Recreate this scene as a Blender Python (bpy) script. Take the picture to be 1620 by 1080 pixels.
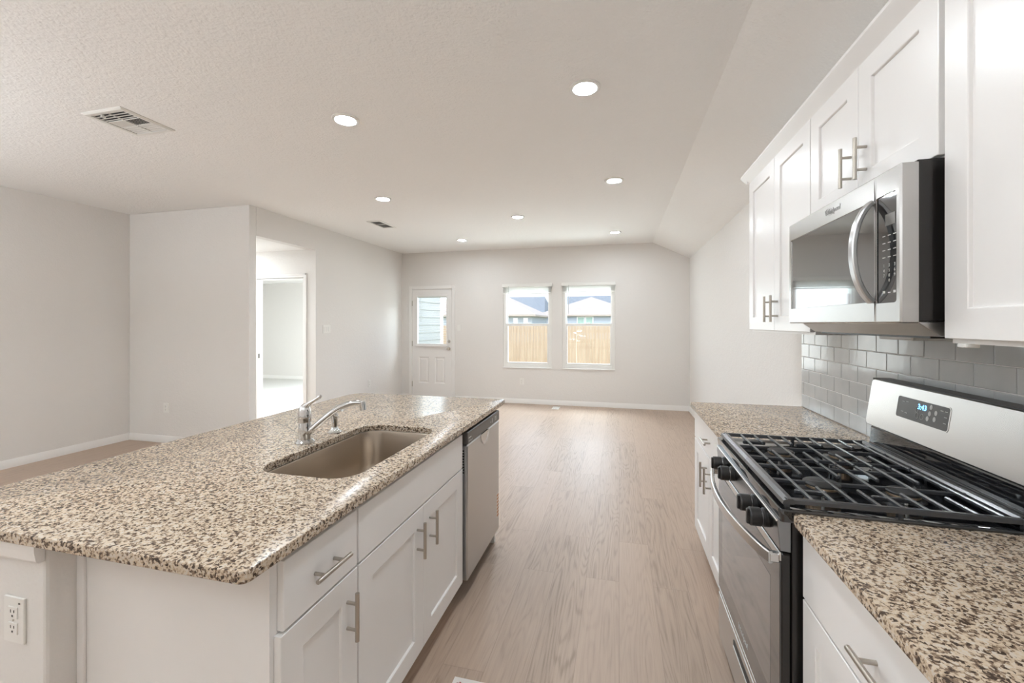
import bpy, bmesh, math, random
from math import radians as R, sin, cos, pi
from mathutils import Vector, Matrix

for o in list(bpy.data.objects):
    bpy.data.objects.remove(o)
S = bpy.context.scene
COL = S.collection
random.seed(7)

# ------------------------------------------------------------------ camera
TH = 0.2462
cam_d = bpy.data.cameras.new('camera')
cam_d.sensor_fit = 'HORIZONTAL'
cam_d.sensor_width = 36.0
cam_d.lens = 674.7 / 1620 * 36.0
cam_d.shift_y = -(540 - 511.6) / 1620
cam_d.clip_start = 0.02
cam_d.clip_end = 500
cam = bpy.data.objects.new('camera', cam_d)
COL.objects.link(cam)
cam.location = (0, 0, 1.4327)
cam.rotation_euler = (R(90), 0, TH)
S.camera = cam

# ------------------------------------------------------------------ view
S.view_settings.view_transform = 'Standard'
S.view_settings.look = 'None'
S.view_settings.gamma = 1.0
S.view_settings.use_curve_mapping = False
S.view_settings.exposure = 1.86
S.cycles.use_denoising = True
S.cycles.max_bounces = 14
S.cycles.diffuse_bounces = 8
S.cycles.glossy_bounces = 6
S.cycles.transparent_max_bounces = 16
S.cycles.sample_clamp_indirect = 6.0
S.cycles.caustics_reflective = False
S.cycles.caustics_refractive = False

# ------------------------------------------------------------------ sky + sun
W = bpy.data.worlds.new('sky')
S.world = W
W.use_nodes = True
wn, wl = W.node_tree.nodes, W.node_tree.links
wn.clear()
w_out = wn.new('ShaderNodeOutputWorld')
w_bg = wn.new('ShaderNodeBackground')
w_sky = wn.new('ShaderNodeTexSky')
w_sky.sky_type = 'NISHITA'
w_sky.sun_disc = False
w_sky.sun_elevation = R(52)
w_sky.sun_rotation = R(160)
w_sky.air_density = 1.0
w_sky.dust_density = 2.0
w_bg.inputs['Strength'].default_value = 0.192
w_tint = wn.new('ShaderNodeMix'); w_tint.data_type = 'RGBA'; w_tint.blend_type = 'MULTIPLY'
w_tint.inputs[0].default_value = 1.0
w_tint.inputs[7].default_value = (1.0, 1.0, 1.05, 1)
wl.new(w_sky.outputs[0], w_tint.inputs[6])
wl.new(w_tint.outputs[2], w_bg.inputs['Color'])
wl.new(w_bg.outputs[0], w_out.inputs['Surface'])

sun_d = bpy.data.lights.new('sun', 'SUN')
sun_d.energy = .37
sun_d.angle = R(1.0)
sun_d.color = (1.0, 0.95, 0.87)
sun = bpy.data.objects.new('sun', sun_d)
COL.objects.link(sun)
sun.rotation_euler = (R(40), 0, R(32))       # from behind the house, high

YF_ = 7.469
LAMP_E = 84.0          # emission of a recessed lamp's lens
LAMP_C = (.865, 0.94, 1.0)
UP_FILL = (((-4.7, -.4, 1.6), 36), ((-.9, -1.2, 1.75), 9))   # unseen fill lights added behind the camera, aimed at the ceiling
DAY_FILL = (((-1.6, YF_+.30, 1.42), .86, 1.45, 4, -90), ((-.52, YF_+.30, 1.42), .86, 1.45, 4, -90), ((-3.44, YF_+.30, 1.5), .6, .9, 1.5, -90),  # added area lamps outside the glass, standing in for outdoor light
       ((-.4, YF_+1.5, 3.3), 2.6, 1.6, 110, -42),          # added lamp standing in for the high sky
       ((-.4, YF_+1.25, -.22), 2.6, 1.6, 50, -140))       # added lamp near the ground, throwing light up to the ceiling
BACK_W = 3.0          # watts of the unseen ceiling lamps added outside the view

# ------------------------------------------------------------------ helpers
def lin(r, g, b):
    f = lambda c: (c / 255 / 12.92) if c / 255 <= 0.04045 else ((c / 255 + 0.055) / 1.055) ** 2.4
    return (f(r), f(g), f(b))

class MB:
    def __init__(s):
        s.v, s.f = [], []
    def add(s, vs, fs):
        b = len(s.v)
        s.v += [tuple(p) for p in vs]
        s.f += [tuple(b + i for i in f) for f in fs]
        return s
    def box(s, x0, x1, y0, y1, z0, z1):
        x0, x1 = min(x0, x1), max(x0, x1); y0, y1 = min(y0, y1), max(y0, y1); z0, z1 = min(z0, z1), max(z0, z1)
        vs = [(x0,y0,z0),(x1,y0,z0),(x1,y1,z0),(x0,y1,z0),(x0,y0,z1),(x1,y0,z1),(x1,y1,z1),(x0,y1,z1)]
        return s.add(vs, [(0,3,2,1),(4,5,6,7),(0,1,5,4),(1,2,6,5),(2,3,7,6),(3,0,4,7)])
    def bbox(s, x0, x1, y0, y1, z0, z1, b=0.003):
        # box with chamfered edges: loft of insets along x
        x0, x1 = min(x0, x1), max(x0, x1); y0, y1 = min(y0, y1), max(y0, y1); z0, z1 = min(z0, z1), max(z0, z1)
        def ring(x, i):
            a = b if i else 0
            c = 0 if i else b
            # octagon in yz
            return [(x,y0+a+c,z0+a),(x,y1-a-c,z0+a),(x,y1-a,z0+a+c),(x,y1-a,z1-a-c),(x,y1-a-c,z1-a),(x,y0+a+c,z1-a),(x,y0+a,z1-a-c),(x,y0+a,z0+a+c)]
        rs = []
        for x, i in ((x0,1),(x0+b,0),(x1-b,0),(x1,1)):
            rs.append(ring(x, i))
        return s.rings(rs)
    def rings(s, rs, caps=True, closed=True):
        n = len(rs[0]); b = len(s.v)
        for r in rs: s.v += [tuple(p) for p in r]
        m = n if closed else n - 1
        for k in range(len(rs) - 1):
            for i in range(m):
                j = (i + 1) % n
                s.f.append((b+k*n+i, b+k*n+j, b+(k+1)*n+j, b+(k+1)*n+i))
        if caps:
            s.f.append(tuple(b+i for i in reversed(range(n))))
            s.f.append(tuple(b+(len(rs)-1)*n+i for i in range(n)))
        return s
    def cyl(s, p0, p1, r0, r1=None, n=24, caps=True):
        r1 = r0 if r1 is None else r1
        p0, p1 = Vector(p0), Vector(p1)
        d = (p1 - p0).normalized()
        a = d.orthogonal().normalized(); c = d.cross(a)
        rs = [[p + (a*cos(2*pi*i/n) + c*sin(2*pi*i/n))*r for i in range(n)] for p, r in ((p0,r0),(p1,r1))]
        return s.rings(rs, caps)
    def lathe(s, prof, c, n=32, axis='z'):
        rs = []
        for r, z in prof:
            ring = []
            for i in range(n):
                x, y = r*cos(2*pi*i/n), r*sin(2*pi*i/n)
                ring.append((c[0]+x, c[1]+y, c[2]+z) if axis == 'z' else (c[0]+z, c[1]+x, c[2]+y))
            rs.append(ring)
        return s.rings(rs, True)
    def tube(s, pts, rad, n=16, sq=None):
        pts = [Vector(p) for p in pts]
        rs = []
        up = None
        for k, p in enumerate(pts):
            d = (pts[min(k+1,len(pts)-1)] - pts[max(k-1,0)]).normalized()
            if up is None: up = d.orthogonal().normalized()
            up = (up - d*up.dot(d)).normalized()
            c = d.cross(up)
            r = rad[k] if isinstance(rad, (list, tuple)) else rad
            rs.append([p + (up*cos(2*pi*i/n) + c*sin(2*pi*i/n))*r for i in range(n)])
        return s.rings(rs, True)
    def sweep(s, pts, side, w, t):
        # rectangular bar along pts; side = constant width direction
        pts = [Vector(p) for p in pts]; side = Vector(side).normalized()
        rs = []
        for k, p in enumerate(pts):
            d = (pts[min(k+1,len(pts)-1)] - pts[max(k-1,0)]).normalized()
            nrm = d.cross(side).normalized()
            c = min(w, t)*0.22
            hw, ht = w/2, t/2
            rs.append([p+side*a+nrm*b for a, b in ((-hw+c,-ht),(hw-c,-ht),(hw,-ht+c),(hw,ht-c),(hw-c,ht),(-hw+c,ht),(-hw,ht-c),(-hw,-ht+c))])
        return s.rings(rs, True)
    def prism(s, poly, axis, a0, a1):
        # poly: 2-D points; axis 'x' -> (y,z), 'y' -> (x,z), 'z' -> (x,y)
        def P(p, a):
            return (a,p[0],p[1]) if axis == 'x' else (p[0],a,p[1]) if axis == 'y' else (p[0],p[1],a)
        return s.rings([[P(p,a0) for p in poly],[P(p,a1) for p in poly]], True)

ORIG = {}
def setp(o, label=None, cat=None, group=None, kind=None):
    if label: o['label'] = label
    if cat: o['category'] = cat
    if group: o['group'] = group
    if kind: o['kind'] = kind
    return o
def thing(name, loc, label, cat, group=None, kind=None):
    o = bpy.data.objects.new(name, None)
    COL.objects.link(o)
    o.location = loc
    o.empty_display_size = 0.05
    ORIG[o] = Vector(loc)
    return setp(o, label, cat, group, kind)
def obj(name, mb, mat, parent=None, smooth=35, bevel=0, seg=2, origin=None, label=None):
    me = bpy.data.meshes.new(name)
    org = ORIG[parent] if parent is not None else Vector(origin or (0,0,0))
    if isinstance(mb, MB):
        me.from_pydata([tuple(Vector(p)-org) for p in mb.v], [], mb.f)
    else:
        bmesh.ops.translate(mb, verts=mb.verts, vec=-org)
        mb.to_mesh(me); mb.free()
    bm = bmesh.new(); bm.from_mesh(me)
    bmesh.ops.recalc_face_normals(bm, faces=bm.faces)
    bm.to_mesh(me); bm.free()
    me.materials.append(mat)
    if smooth:
        me.shade_smooth()
        me.set_sharp_from_angle(angle=R(smooth))
    o = bpy.data.objects.new(name, me)
    COL.objects.link(o)
    ORIG[o] = org
    if parent is not None: o.parent = parent
    else: o.location = org
    if bevel:
        m = o.modifiers.new('bevel', 'BEVEL')
        m.width = bevel; m.segments = seg; m.limit_method = 'ANGLE'; m.angle_limit = R(40)
        m.harden_normals = False
    if label: o['label'] = label
    return o
def struct(name, mb, mat, parent=None, **k):
    o = obj(name, mb, mat, parent, **k)
    if parent is None: o['kind'] = 'structure'
    return o
def copy_thing(root, loc):
    r = root.copy(); COL.objects.link(r); r.location = loc; ORIG[r] = Vector(loc)
    for ch in list(root.children):
        c = ch.copy(); COL.objects.link(c); c.parent = r
        for g in list(ch.children):
            d = g.copy(); COL.objects.link(d); d.parent = c
    return r
def text_mb(body, size, origin, right, up, depth=0.0006, align='CENTER', shear=0.0, stretch=1.0):
    cu = bpy.data.curves.new('t', 'FONT')
    cu.body = body; cu.size = size; cu.extrude = depth; cu.align_x = align; cu.align_y = 'CENTER'; cu.shear = shear
    cu.resolution_u = 3
    ob = bpy.data.objects.new('t', cu); COL.objects.link(ob)
    dg = bpy.context.evaluated_depsgraph_get(); dg.update()
    me = bpy.data.meshes.new_from_object(ob.evaluated_get(dg))
    right, up = Vector(right).normalized(), Vector(up).normalized()
    nrm = right.cross(up); o = Vector(origin)
    mb = MB()
    mb.add([o + right*v.co.x*stretch + up*v.co.y + nrm*v.co.z for v in me.vertices], [tuple(p.vertices) for p in me.polygons])
    bpy.data.objects.remove(ob); bpy.data.curves.remove(cu); bpy.data.meshes.remove(me)
    return mb
def merge(*mbs):
    m = MB()
    for a in mbs: m.add(a.v, a.f)
    return m
def rrect(x0, x1, y0, y1, r, n=8):
    # rounded rectangle outline, counter-clockwise; r one number or (x0y0, x1y0, x1y1, x0y1)
    rr = r if isinstance(r, (tuple, list)) else (r,)*4
    pts = []
    for (cx, cy, a0), q in zip(((x0,y0,180),(x1,y0,270),(x1,y1,0),(x0,y1,90)), rr):
        sx = 1 if cx == x0 else -1; sy = 1 if cy == y0 else -1
        for i in range(n+1):
            a = R(a0 + 90*i/n)
            pts.append((cx+sx*q+q*cos(a), cy+sy*q+q*sin(a)))
    return pts
def inset(poly, d):
    out = []; n = len(poly)
    for i in range(n):
        p0, p, p1 = Vector(poly[i-1]), Vector(poly[i]), Vector(poly[(i+1) % n])
        e0 = (p-p0); e1 = (p1-p)
        if e0.length < 1e-7: e0 = e1
        if e1.length < 1e-7: e1 = e0
        t = (e0.normalized()+e1.normalized()).normalized()
        out.append(tuple(p + Vector((-t.y, t.x))*d))
    return out
def slab(outer, z0, z1, hole=None, ease=0.004):
    bm = bmesh.new()
    def loop(poly, z): return [bm.verts.new((p[0],p[1],z)) for p in poly]
    def wall(a, b):
        n = len(a)
        for i in range(n): bm.faces.new((a[i],a[(i+1)%n],b[(i+1)%n],b[i]))
    top = loop(inset(outer, ease), z1); t2 = loop(inset(outer, ease*0.3), z1-ease*0.3); t3 = loop(outer, z1-ease)
    b3 = loop(outer, z0+ease*0.5); bot = loop(inset(outer, ease*0.5), z0)
    wall(top,t2); wall(t2,t3); wall(t3,b3); wall(b3,bot)
    et = [bm.edges.get((top[i],top[(i+1)%len(top)])) for i in range(len(top))]
    eb = [bm.edges.get((bot[i],bot[(i+1)%len(bot)])) for i in range(len(bot))]
    if hole:
        e = 0.0025
        ht = loop(inset(hole,-e), z1); h2 = loop(hole, z1-e); hb = loop(hole, z0)
        wall(ht,h2); wall(h2,hb)
        et += [bm.edges.get((ht[i],ht[(i+1)%len(ht)])) for i in range(len(ht))]
        eb += [bm.edges.get((hb[i],hb[(i+1)%len(hb)])) for i in range(len(hb))]
    bmesh.ops.triangle_fill(bm, edges=et, use_beauty=True)
    bmesh.ops.triangle_fill(bm, edges=eb, use_beauty=True)
    return bm
def bez(p0, p1, p2, p3, n=14):
    out = []
    for i in range(n+1):
        t = i/n
        out.append(tuple(Vector(p0)*(1-t)**3 + Vector(p1)*3*t*(1-t)**2 + Vector(p2)*3*t*t*(1-t) + Vector(p3)*t**3))
    return out

# ------------------------------------------------------------------ materials
def mat(name, col=(.8,.8,.8), rough=.5, metal=0.0, spec=.5, coat=0.0, emit=None, es=0.0):
    m = bpy.data.materials.new(name); m.use_nodes = True
    b = m.node_tree.nodes['Principled BSDF']
    b.inputs['Base Color'].default_value = (*col, 1)
    b.inputs['Roughness'].default_value = rough
    b.inputs['Metallic'].default_value = metal
    b.inputs['Specular IOR Level'].default_value = spec
    b.inputs['Coat Weight'].default_value = coat
    b.inputs['Coat Roughness'].default_value = 0.05
    if emit:
        b.inputs['Emission Color'].default_value = (*emit, 1)
        b.inputs['Emission Strength'].default_value = es
    return m
class NT:
    def __init__(s, m):
        s.m = m; s.n = m.node_tree.nodes; s.l = m.node_tree.links; s.b = s.n['Principled BSDF']
    def node(s, t, **k):
        n = s.n.new(t)
        for a, v in k.items():
            if a.startswith('_'): n.inputs[a[1:].replace('_',' ')].default_value = v
            else: setattr(n, a, v)
        return n
    def link(s, a, b): s.l.new(a, b)
    def coords(s, scale=(1,1,1), rot=(0,0,0)):
        tc = s.node('ShaderNodeTexCoord'); mp = s.node('ShaderNodeMapping')
        mp.inputs['Scale'].default_value = scale; mp.inputs['Rotation'].default_value = rot
        s.link(tc.outputs['Object'], mp.inputs['Vector'])
        return mp.outputs[0]
    def noise(s, vec, scale, detail=2, rough=.5, w=None):
        n = s.node('ShaderNodeTexNoise')
        n.inputs['Scale'].default_value = scale; n.inputs['Detail'].default_value = detail; n.inputs['Roughness'].default_value = rough
        s.link(vec, n.inputs['Vector'])
        if w is not None:
            n.noise_dimensions = '4D'; s.link(w, n.inputs['W'])
        return n.outputs['Fac']
    def math(s, op, a, b=None, c=None):
        n = s.node('ShaderNodeMath', operation=op)
        for i, x in enumerate((a, b, c)):
            if x is None: continue
            if isinstance(x, (int, float)): n.inputs[i].default_value = x
            else: s.link(x, n.inputs[i])
        return n.outputs[0]
    def ramp(s, fac, stops, interp='LINEAR'):
        n = s.node('ShaderNodeValToRGB'); cr = n.color_ramp; cr.interpolation = interp
        while len(cr.elements) < len(stops): cr.elements.new(0.5)
        for e, (p, c) in zip(cr.elements, stops):
            e.position = p; e.color = (*c, 1)
        s.link(fac, n.inputs[0]); return n.outputs[0]
    def mix(s, fac, a, b, mode='MIX'):
        n = s.node('ShaderNodeMix', data_type='RGBA', blend_type=mode)
        for i, x in ((0,fac),(6,a),(7,b)):
            if isinstance(x, (int, float)): n.inputs[i].default_value = x
            elif isinstance(x, tuple): n.inputs[i].default_value = (*x, 1)
            else: s.link(x, n.inputs[i])
        return n.outputs[2]
    def bump(s, h, strength=.3, dist=.002):
        n = s.node('ShaderNodeBump'); n.inputs['Strength'].default_value = strength; n.inputs['Distance'].default_value = dist
        s.link(h, n.inputs['Height']); s.link(n.outputs[0], s.b.inputs['Normal'])
def paint(name, col, rough, scale, strength, dist=.003):
    m = mat(name, col, rough, spec=.25); t = NT(m)
    v = t.coords()
    h = t.noise(v, scale, 3, .55)
    h2 = t.noise(v, scale*.35, 2, .5)
    t.bump(t.math('ADD', h, h2), strength, dist)
    return m

M = {}
WALLC = (.74, .72, .695)
M['wall'] = paint('wall_paint', WALLC, .6, 75, .4, .004)
M['ceiling'] = paint('ceiling_paint', (.86, .853, .84), .75, 70, .8, .005)
M['trim'] = mat('trim_paint', (.80, .785, .765), .35)
M['cabinet'] = mat('cabinet_lacquer', (.80, .785, .77), .30, spec=.5)
M['white'] = mat('white_plastic', (.78, .77, .74), .35)
M['whitemetal'] = mat('white_enamel', (.74, .73, .70), .4)
M['dark'] = mat('dark_void', (.02, .02, .02), .7)
M['slot'] = mat('outlet_slot', (.06, .055, .05), .6)
M['chrome'] = mat('chrome', (.66, .66, .66), .05, 1.0)
M['nickel'] = mat('brushed_nickel', (.50, .46, .41), .30, 1.0)
M['black'] = mat('black_enamel', (.018, .016, .015), .18, spec=.5)
M['blackmatte'] = mat('black_plastic', (.015, .014, .014), .38)
M['iron'] = mat('cast_iron', (.045, .047, .052), .22, spec=.9)
M['burner'] = mat('burner_cap', (.02, .02, .02), .5)
M['brass'] = mat('burner_alloy', (.62, .48, .34), .4, .8)
M['glassblack'] = mat('black_glass', (.012, .012, .013), .035, spec=.8, coat=.6)
M['ovenglass'] = mat('oven_glass', (.03, .028, .028), .06, spec=.7, coat=.6)
M['mwglass'] = mat('microwave_glass', (.05, .05, .05), .03, spec=1.0, coat=1.0)
M['grout'] = mat('grout', (.82, .81, .80), .8)
M['carpet'] = paint('carpet', (.62, .61, .58), .95, 120, .8, .01)
M['foundation'] = mat('concrete', (.45, .44, .42), .9)
M['grey_plastic'] = mat('grey_plastic', (.085, .08, .075), .3)
M['ink'] = mat('pale_print', (.55, .55, .53), .5)
M['lcdblue'] = mat('blue_digits', (.05, .2, .5), .4, emit=(.10, .42, 1.0), es=2.2)
M['lcdgrey'] = mat('display_window', (.17, .165, .155), .15)
M['orange'] = mat('orange_print', (.50, .24, .11), .6)
M['paper'] = mat('paper', (.75, .72, .69), .7)
M['redink'] = mat('red_ink', (.45, .09, .08), .7)
M['film'] = mat('blue_film', (.12, .25, .38), .35)
M['logo'] = mat('logo_metal', (.30, .29, .28), .3, 1.0)

def steel(name, col, rough, axis):
    m = mat(name, col, rough, 1.0); t = NT(m)
    t.b.inputs['Anisotropic'].default_value = .35
    return m
M['steel'] = steel('stainless_steel', (.66, .65, .64), .27, 'y')
M['steelv'] = steel('stainless_steel_upright', (.57, .575, .58), .28, 'z')
M['steelmw'] = steel('microwave_steel', (.50, .49, .475), .26, 'y')
M['sink'] = steel('sink_steel', (.47, .41, .345), .30, 'y')
M['controlsteel'] = steel('dark_stainless', (.27, .275, .285), .2, 'y')

# granite
m = mat('granite', rough=.23, spec=.34); t = NT(m)
v = t.coords()
dn = t.node('ShaderNodeTexNoise'); dn.inputs['Scale'].default_value = 130; dn.inputs['Detail'].default_value = 2
t.link(v, dn.inputs['Vector'])
vm = t.node('ShaderNodeVectorMath', operation='MULTIPLY_ADD')
t.link(dn.outputs['Color'], vm.inputs[0]); vm.inputs[1].default_value = (.009,)*3; t.link(v, vm.inputs[2])
vo = t.node('ShaderNodeTexVoronoi'); vo.inputs['Scale'].default_value = 185
t.link(vm.outputs[0], vo.inputs['Vector'])
sep = t.node('ShaderNodeSeparateColor'); t.link(vo.outputs['Color'], sep.inputs[0])
n1 = t.noise(v, 95, 3, .6)
n2 = t.noise(v, 9, 2)
val = t.math('ADD', t.math('MULTIPLY', sep.outputs[0], .42), t.math('MULTIPLY', n1, .80))
val = t.math('ADD', val, t.math('MULTIPLY', t.math('SUBTRACT', n2, .5), .12))
gc = t.ramp(val, [(0, (.05,.035,.027)), (.435, (.065,.045,.033)), (.475, (.16,.11,.078)), (.55, (.25,.18,.125)),
                  (.585, (.47,.365,.265)), (.70, (.56,.45,.335)), (.86, (.55,.49,.42))])
t.link(gc, t.b.inputs['Base Color'])
M['granite'] = m

# plank floor
m = mat('vinyl_plank', rough=.36, spec=.62); t = NT(m)
tc = t.node('ShaderNodeTexCoord')
mp = t.node('ShaderNodeMapping'); mp.inputs['Rotation'].default_value = (0, 0, R(90))
t.link(tc.outputs['Object'], mp.inputs['Vector'])
br = t.node('ShaderNodeTexBrick')
br.offset = .37; br.offset_frequency = 2; br.squash = 1.0
for k, x in (('Scale',1.0),('Mortar Size',.0011),('Mortar Smooth',.3),('Brick Width',1.22),('Row Height',.18)): br.inputs[k].default_value = x
br.inputs['Color1'].default_value = (0,0,0,1); br.inputs['Color2'].default_value = (1,1,1,1); br.inputs['Mortar'].default_value = (.5,.5,.5,1)
t.link(mp.outputs[0], br.inputs['Vector'])
rnd = t.math('MULTIPLY', br.outputs['Color'], 37.0)
g1 = t.node('ShaderNodeMapping'); g1.inputs['Scale'].default_value = (9.5, .85, 1); t.link(tc.outputs['Object'], g1.inputs['Vector'])
n_ring = t.noise(g1.outputs[0], 1.0, 1.5, .45, w=rnd)
ring = t.math('MULTIPLY_ADD', t.math('SINE', t.math('MULTIPLY', n_ring, 130)), .5, .5)
ring = t.math('POWER', ring, 2.2)
g2 = t.node('ShaderNodeMapping'); g2.inputs['Scale'].default_value = (110, 3.5, 1); t.link(tc.outputs['Object'], g2.inputs['Vector'])
n_fine = t.noise(g2.outputs[0], 1.0, 4, .65, w=rnd)
g3 = t.node('ShaderNodeMapping'); g3.inputs['Scale'].default_value = (2.6, .5, 1); t.link(tc.outputs['Object'], g3.inputs['Vector'])
n_big = t.noise(g3.outputs[0], 1.0, 2, .5, w=rnd)
grain = t.math('ADD', t.math('MULTIPLY', ring, t.math('MULTIPLY', n_big, .27)), t.math('MULTIPLY_ADD', n_fine, .80, -.09))
grain = t.math('ADD', grain, t.math('MULTIPLY', t.math('SUBTRACT', br.outputs['Color'], .5), .17))
FLA, FLB = (.455, .345, .268), (.19, .135, .097)
fc = t.ramp(grain, [(.20, FLA), (.42, (.41,.308,.237)), (.60, (.31,.23,.172)), (.85, FLB)])
fc = t.mix(t.math('MULTIPLY', br.outputs['Fac'], .55), fc, (.20,.14,.10))
t.link(fc, t.b.inputs['Base Color'])
t.link(t.math('MULTIPLY_ADD', n_fine, .14, .38), t.b.inputs['Roughness'])
t.bump(t.math('SUBTRACT', t.math('MULTIPLY', n_fine, .15), br.outputs['Fac']), .25, .0012)
M['floor'] = m

# glazed tile
m = mat('grey_glazed_tile', (.25, .247, .24), .10, spec=.6); t = NT(m)
oi = t.noise(t.coords((9,9,9)), 1.0, 2)
t.link(t.ramp(oi, [(.3, (.47,.485,.49)), (.7, (.54,.555,.555))]), t.b.inputs['Base Color'])
t.bump(t.noise(t.coords(), 22, 1), .06, .004)
M['tile'] = m

# window glass: clear, with a faint reflection
def clear_glass(name, refl):
    m = bpy.data.materials.new(name); m.use_nodes = True
    n, l = m.node_tree.nodes, m.node_tree.links
    n.clear()
    o = n.new('ShaderNodeOutputMaterial'); mx = n.new('ShaderNodeMixShader'); tr = n.new('ShaderNodeBsdfTransparent'); gl = n.new('ShaderNodeBsdfGlossy')
    gl.inputs['Roughness'].default_value = .01
    tr.inputs['Color'].default_value = (.95, .97, .96, 1)
    mx.inputs[0].default_value = refl
    l.new(tr.outputs[0], mx.inputs[1]); l.new(gl.outputs[0], mx.inputs[2]); l.new(mx.outputs[0], o.inputs[0])
    return m
M['glass'] = clear_glass('window_glass', .05)

def emissive(name, col, s):
    m = bpy.data.materials.new(name); m.use_nodes = True
    n, l = m.node_tree.nodes, m.node_tree.links
    n.clear()
    o = n.new('ShaderNodeOutputMaterial'); e = n.new('ShaderNodeEmission')
    e.inputs['Color'].default_value = (*col, 1); e.inputs['Strength'].default_value = s
    l.new(e.outputs[0], o.inputs[0]); return m
M['lamp'] = emissive('lamp_lens', LAMP_C, LAMP_E)

def striped(name, c1, c2, scale, axis_scale, rough=.7):
    m = mat(name, c1, rough, spec=.2); t = NT(m)
    n = t.noise(t.coords(axis_scale), scale, 3, .6)
    t.link(t.ramp(n, [(.3, c1), (.7, c2)]), t.b.inputs['Base Color'])
    return m
M['fence'] = striped('cedar_board', (.35,.255,.165), (.45,.35,.235), 1, (14, 14, .8))
M['shingle'] = striped('tan_shingle', (.34,.29,.24), (.41,.36,.30), 1, (3, 3, 9), .9)
M['shingledark'] = striped('slate_shingle', (.13,.15,.16), (.22,.24,.25), 1, (3, 3, 9), .9)
M['siding'] = mat('blue_grey_siding', (.33, .37, .40), .7)
M['sidinggrey'] = mat('grey_siding', (.33, .36, .37), .7)
M['lap'] = mat('pale_lap_siding', (.33, .325, .30), .6)
M['grass'] = striped('dry_lawn', (.30,.28,.15), (.42,.38,.22), 6, (1,1,1), .9)
M['bark'] = mat('pale_bark', (.52,.46,.36), .8)
M['leaf'] = mat('pale_leaf', (.86,.88,.76), .6)
M['houseglass'] = mat('house_window_glass', (.30,.42,.36), .1)

# ------------------------------------------------------------------ key dimensions
CZ, SZ = 2.782, 2.499          # flat ceiling, foot of the sloped part
XL, XW, XR_, XS = -5.878, -4.070, 1.1178, .542
YB, YF, YN = 3.965, 7.469, -2.6     # bump-out wall, far wall, wall behind camera
T = .115

# ------------------------------------------------------------------ room shell
def holed(axis, p0, p1, u0, u1, z0, z1, holes):
    # wall slab between planes p0..p1 on `axis`, spanning u and z, with rectangular holes
    us = sorted({u0, u1, *[h[0] for h in holes], *[h[1] for h in holes]})
    zs = sorted({z0, z1, *[h[2] for h in holes], *[h[3] for h in holes]})
    mb = MB()
    for a, b in zip(us, us[1:]):
        run = []
        for c, d in zip(zs, zs[1:]):
            um, zm = (a+b)/2, (c+d)/2
            if any(h[0] < um < h[1] and h[2] < zm < h[3] for h in holes): continue
            if run and abs(run[-1][1]-c) < 1e-6: run[-1][1] = d
            else: run.append([c, d])
        for c, d in run:
            if axis == 'x': mb.box(p0, p1, a, b, c, d)
            else: mb.box(a, b, p0, p1, c, d)
    return mb

struct('floor', MB().box(XL-T, XR_+T, YN-T, YF+T+.02, -.12, 0), M['floor'], smooth=0)
cl = MB().box(XL-T, XS, YN-T, YF+T, CZ, CZ+.12)
cl.prism([(XS,CZ),(XR_+T, SZ-.283*T/(XR_-XS)),(XR_+T,CZ+.12),(XS,CZ+.12)], 'y', YN-T, YF+T)
struct('ceiling', cl, M['ceiling'], smooth=0)
struct('wall_left', MB().box(XL-T, XL, YN-T, YB+.098, 0, CZ), M['wall'], smooth=0)
bw = MB().box(XL, XW, YB, YB+.098, 0, CZ)
struct('wall_bump_out', bw, M['wall'], smooth=0, bevel=.006)
HO0, HO1, HOZ = YB+.098, 5.06, 2.45
hw = MB().box(XW-T, XW, HO0, HO1, HOZ, CZ).box(XW-T, XW, HO1, YF, 0, CZ)
struct('wall_hall_side', hw, M['wall'], smooth=0)
D0, D1, DZ = -3.868, -3.018, 2.10
W1 = (-2.040, -1.155, .648, 2.120)
W2 = (-.965, -.068, .648, 2.120)
struct('wall_far', holed('y', YF, YF+T, XW-T, XR_+T, 0, CZ, [(D0,D1,0,DZ), W1, W2]), M['wall'], smooth=0)
struct('wall_right', MB().box(XR_, XR_+T, YN-T, YF, 0, CZ), M['wall'], smooth=0)
struct('wall_near', MB().box(XL, XR_, YN-T, YN, 0, CZ), M['wall'], smooth=0)
# hall
HX = -7.2
BD0, BD1, BDZ = -5.080, -4.268, 2.070
struct('wall_hall_back', holed('y', HO1, HO1+T, HX-T, XW-T, 0, 2.46, [(BD0, BD1, 0, BDZ)]), M['wall'], smooth=0)
struct('wall_hall_end', MB().box(HX-T, HX, HO0, HO1, 0, 2.46), M['wall'], smooth=0)
struct('wall_hall_front', MB().box(HX-T, XL-T, HO0-.098, HO0, 0, 2.46), M['wall'], smooth=0)
struct('ceiling_hall', MB().box(HX-T, XW-T, HO0, HO1+T, 2.46, 2.56), M['ceiling'], smooth=0)
struct('floor_hall', MB().box(HX-T, XL-T, HO0-.098, HO1+T, -.12, 0), M['floor'], smooth=0)
# bedroom beyond the hall
BX0, BY1 = -9.7, 9.22
struct('floor_bedroom', MB().box(BX0, XW-T, HO1+T, BY1, -.10, .012), M['carpet'], smooth=0)
struct('ceiling_bedroom', MB().box(BX0-T, XW-T, HO1+T, BY1+T, 2.46, 2.56), M['ceiling'], smooth=0)
struct('wall_bedroom_far', holed('y', BY1, BY1+T, BX0-T, XW, -.1, 2.46, [(-6.9,-5.3,.7,2.1)]), M['wall'], smooth=0)
struct('wall_bedroom_left', MB().box(BX0-T, BX0, HO1+T, BY1, -.1, 2.46), M['wall'], smooth=0)
struct('wall_bedroom_near', MB().box(BX0-T, HX-T, HO1, HO1+T, -.1, 2.46), M['wall'], smooth=0)
struct('wall_bedroom_right', MB().box(XW-T, XW-.01, YF+T, BY1, -.1, 2.46), M['wall'], smooth=0)

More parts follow.
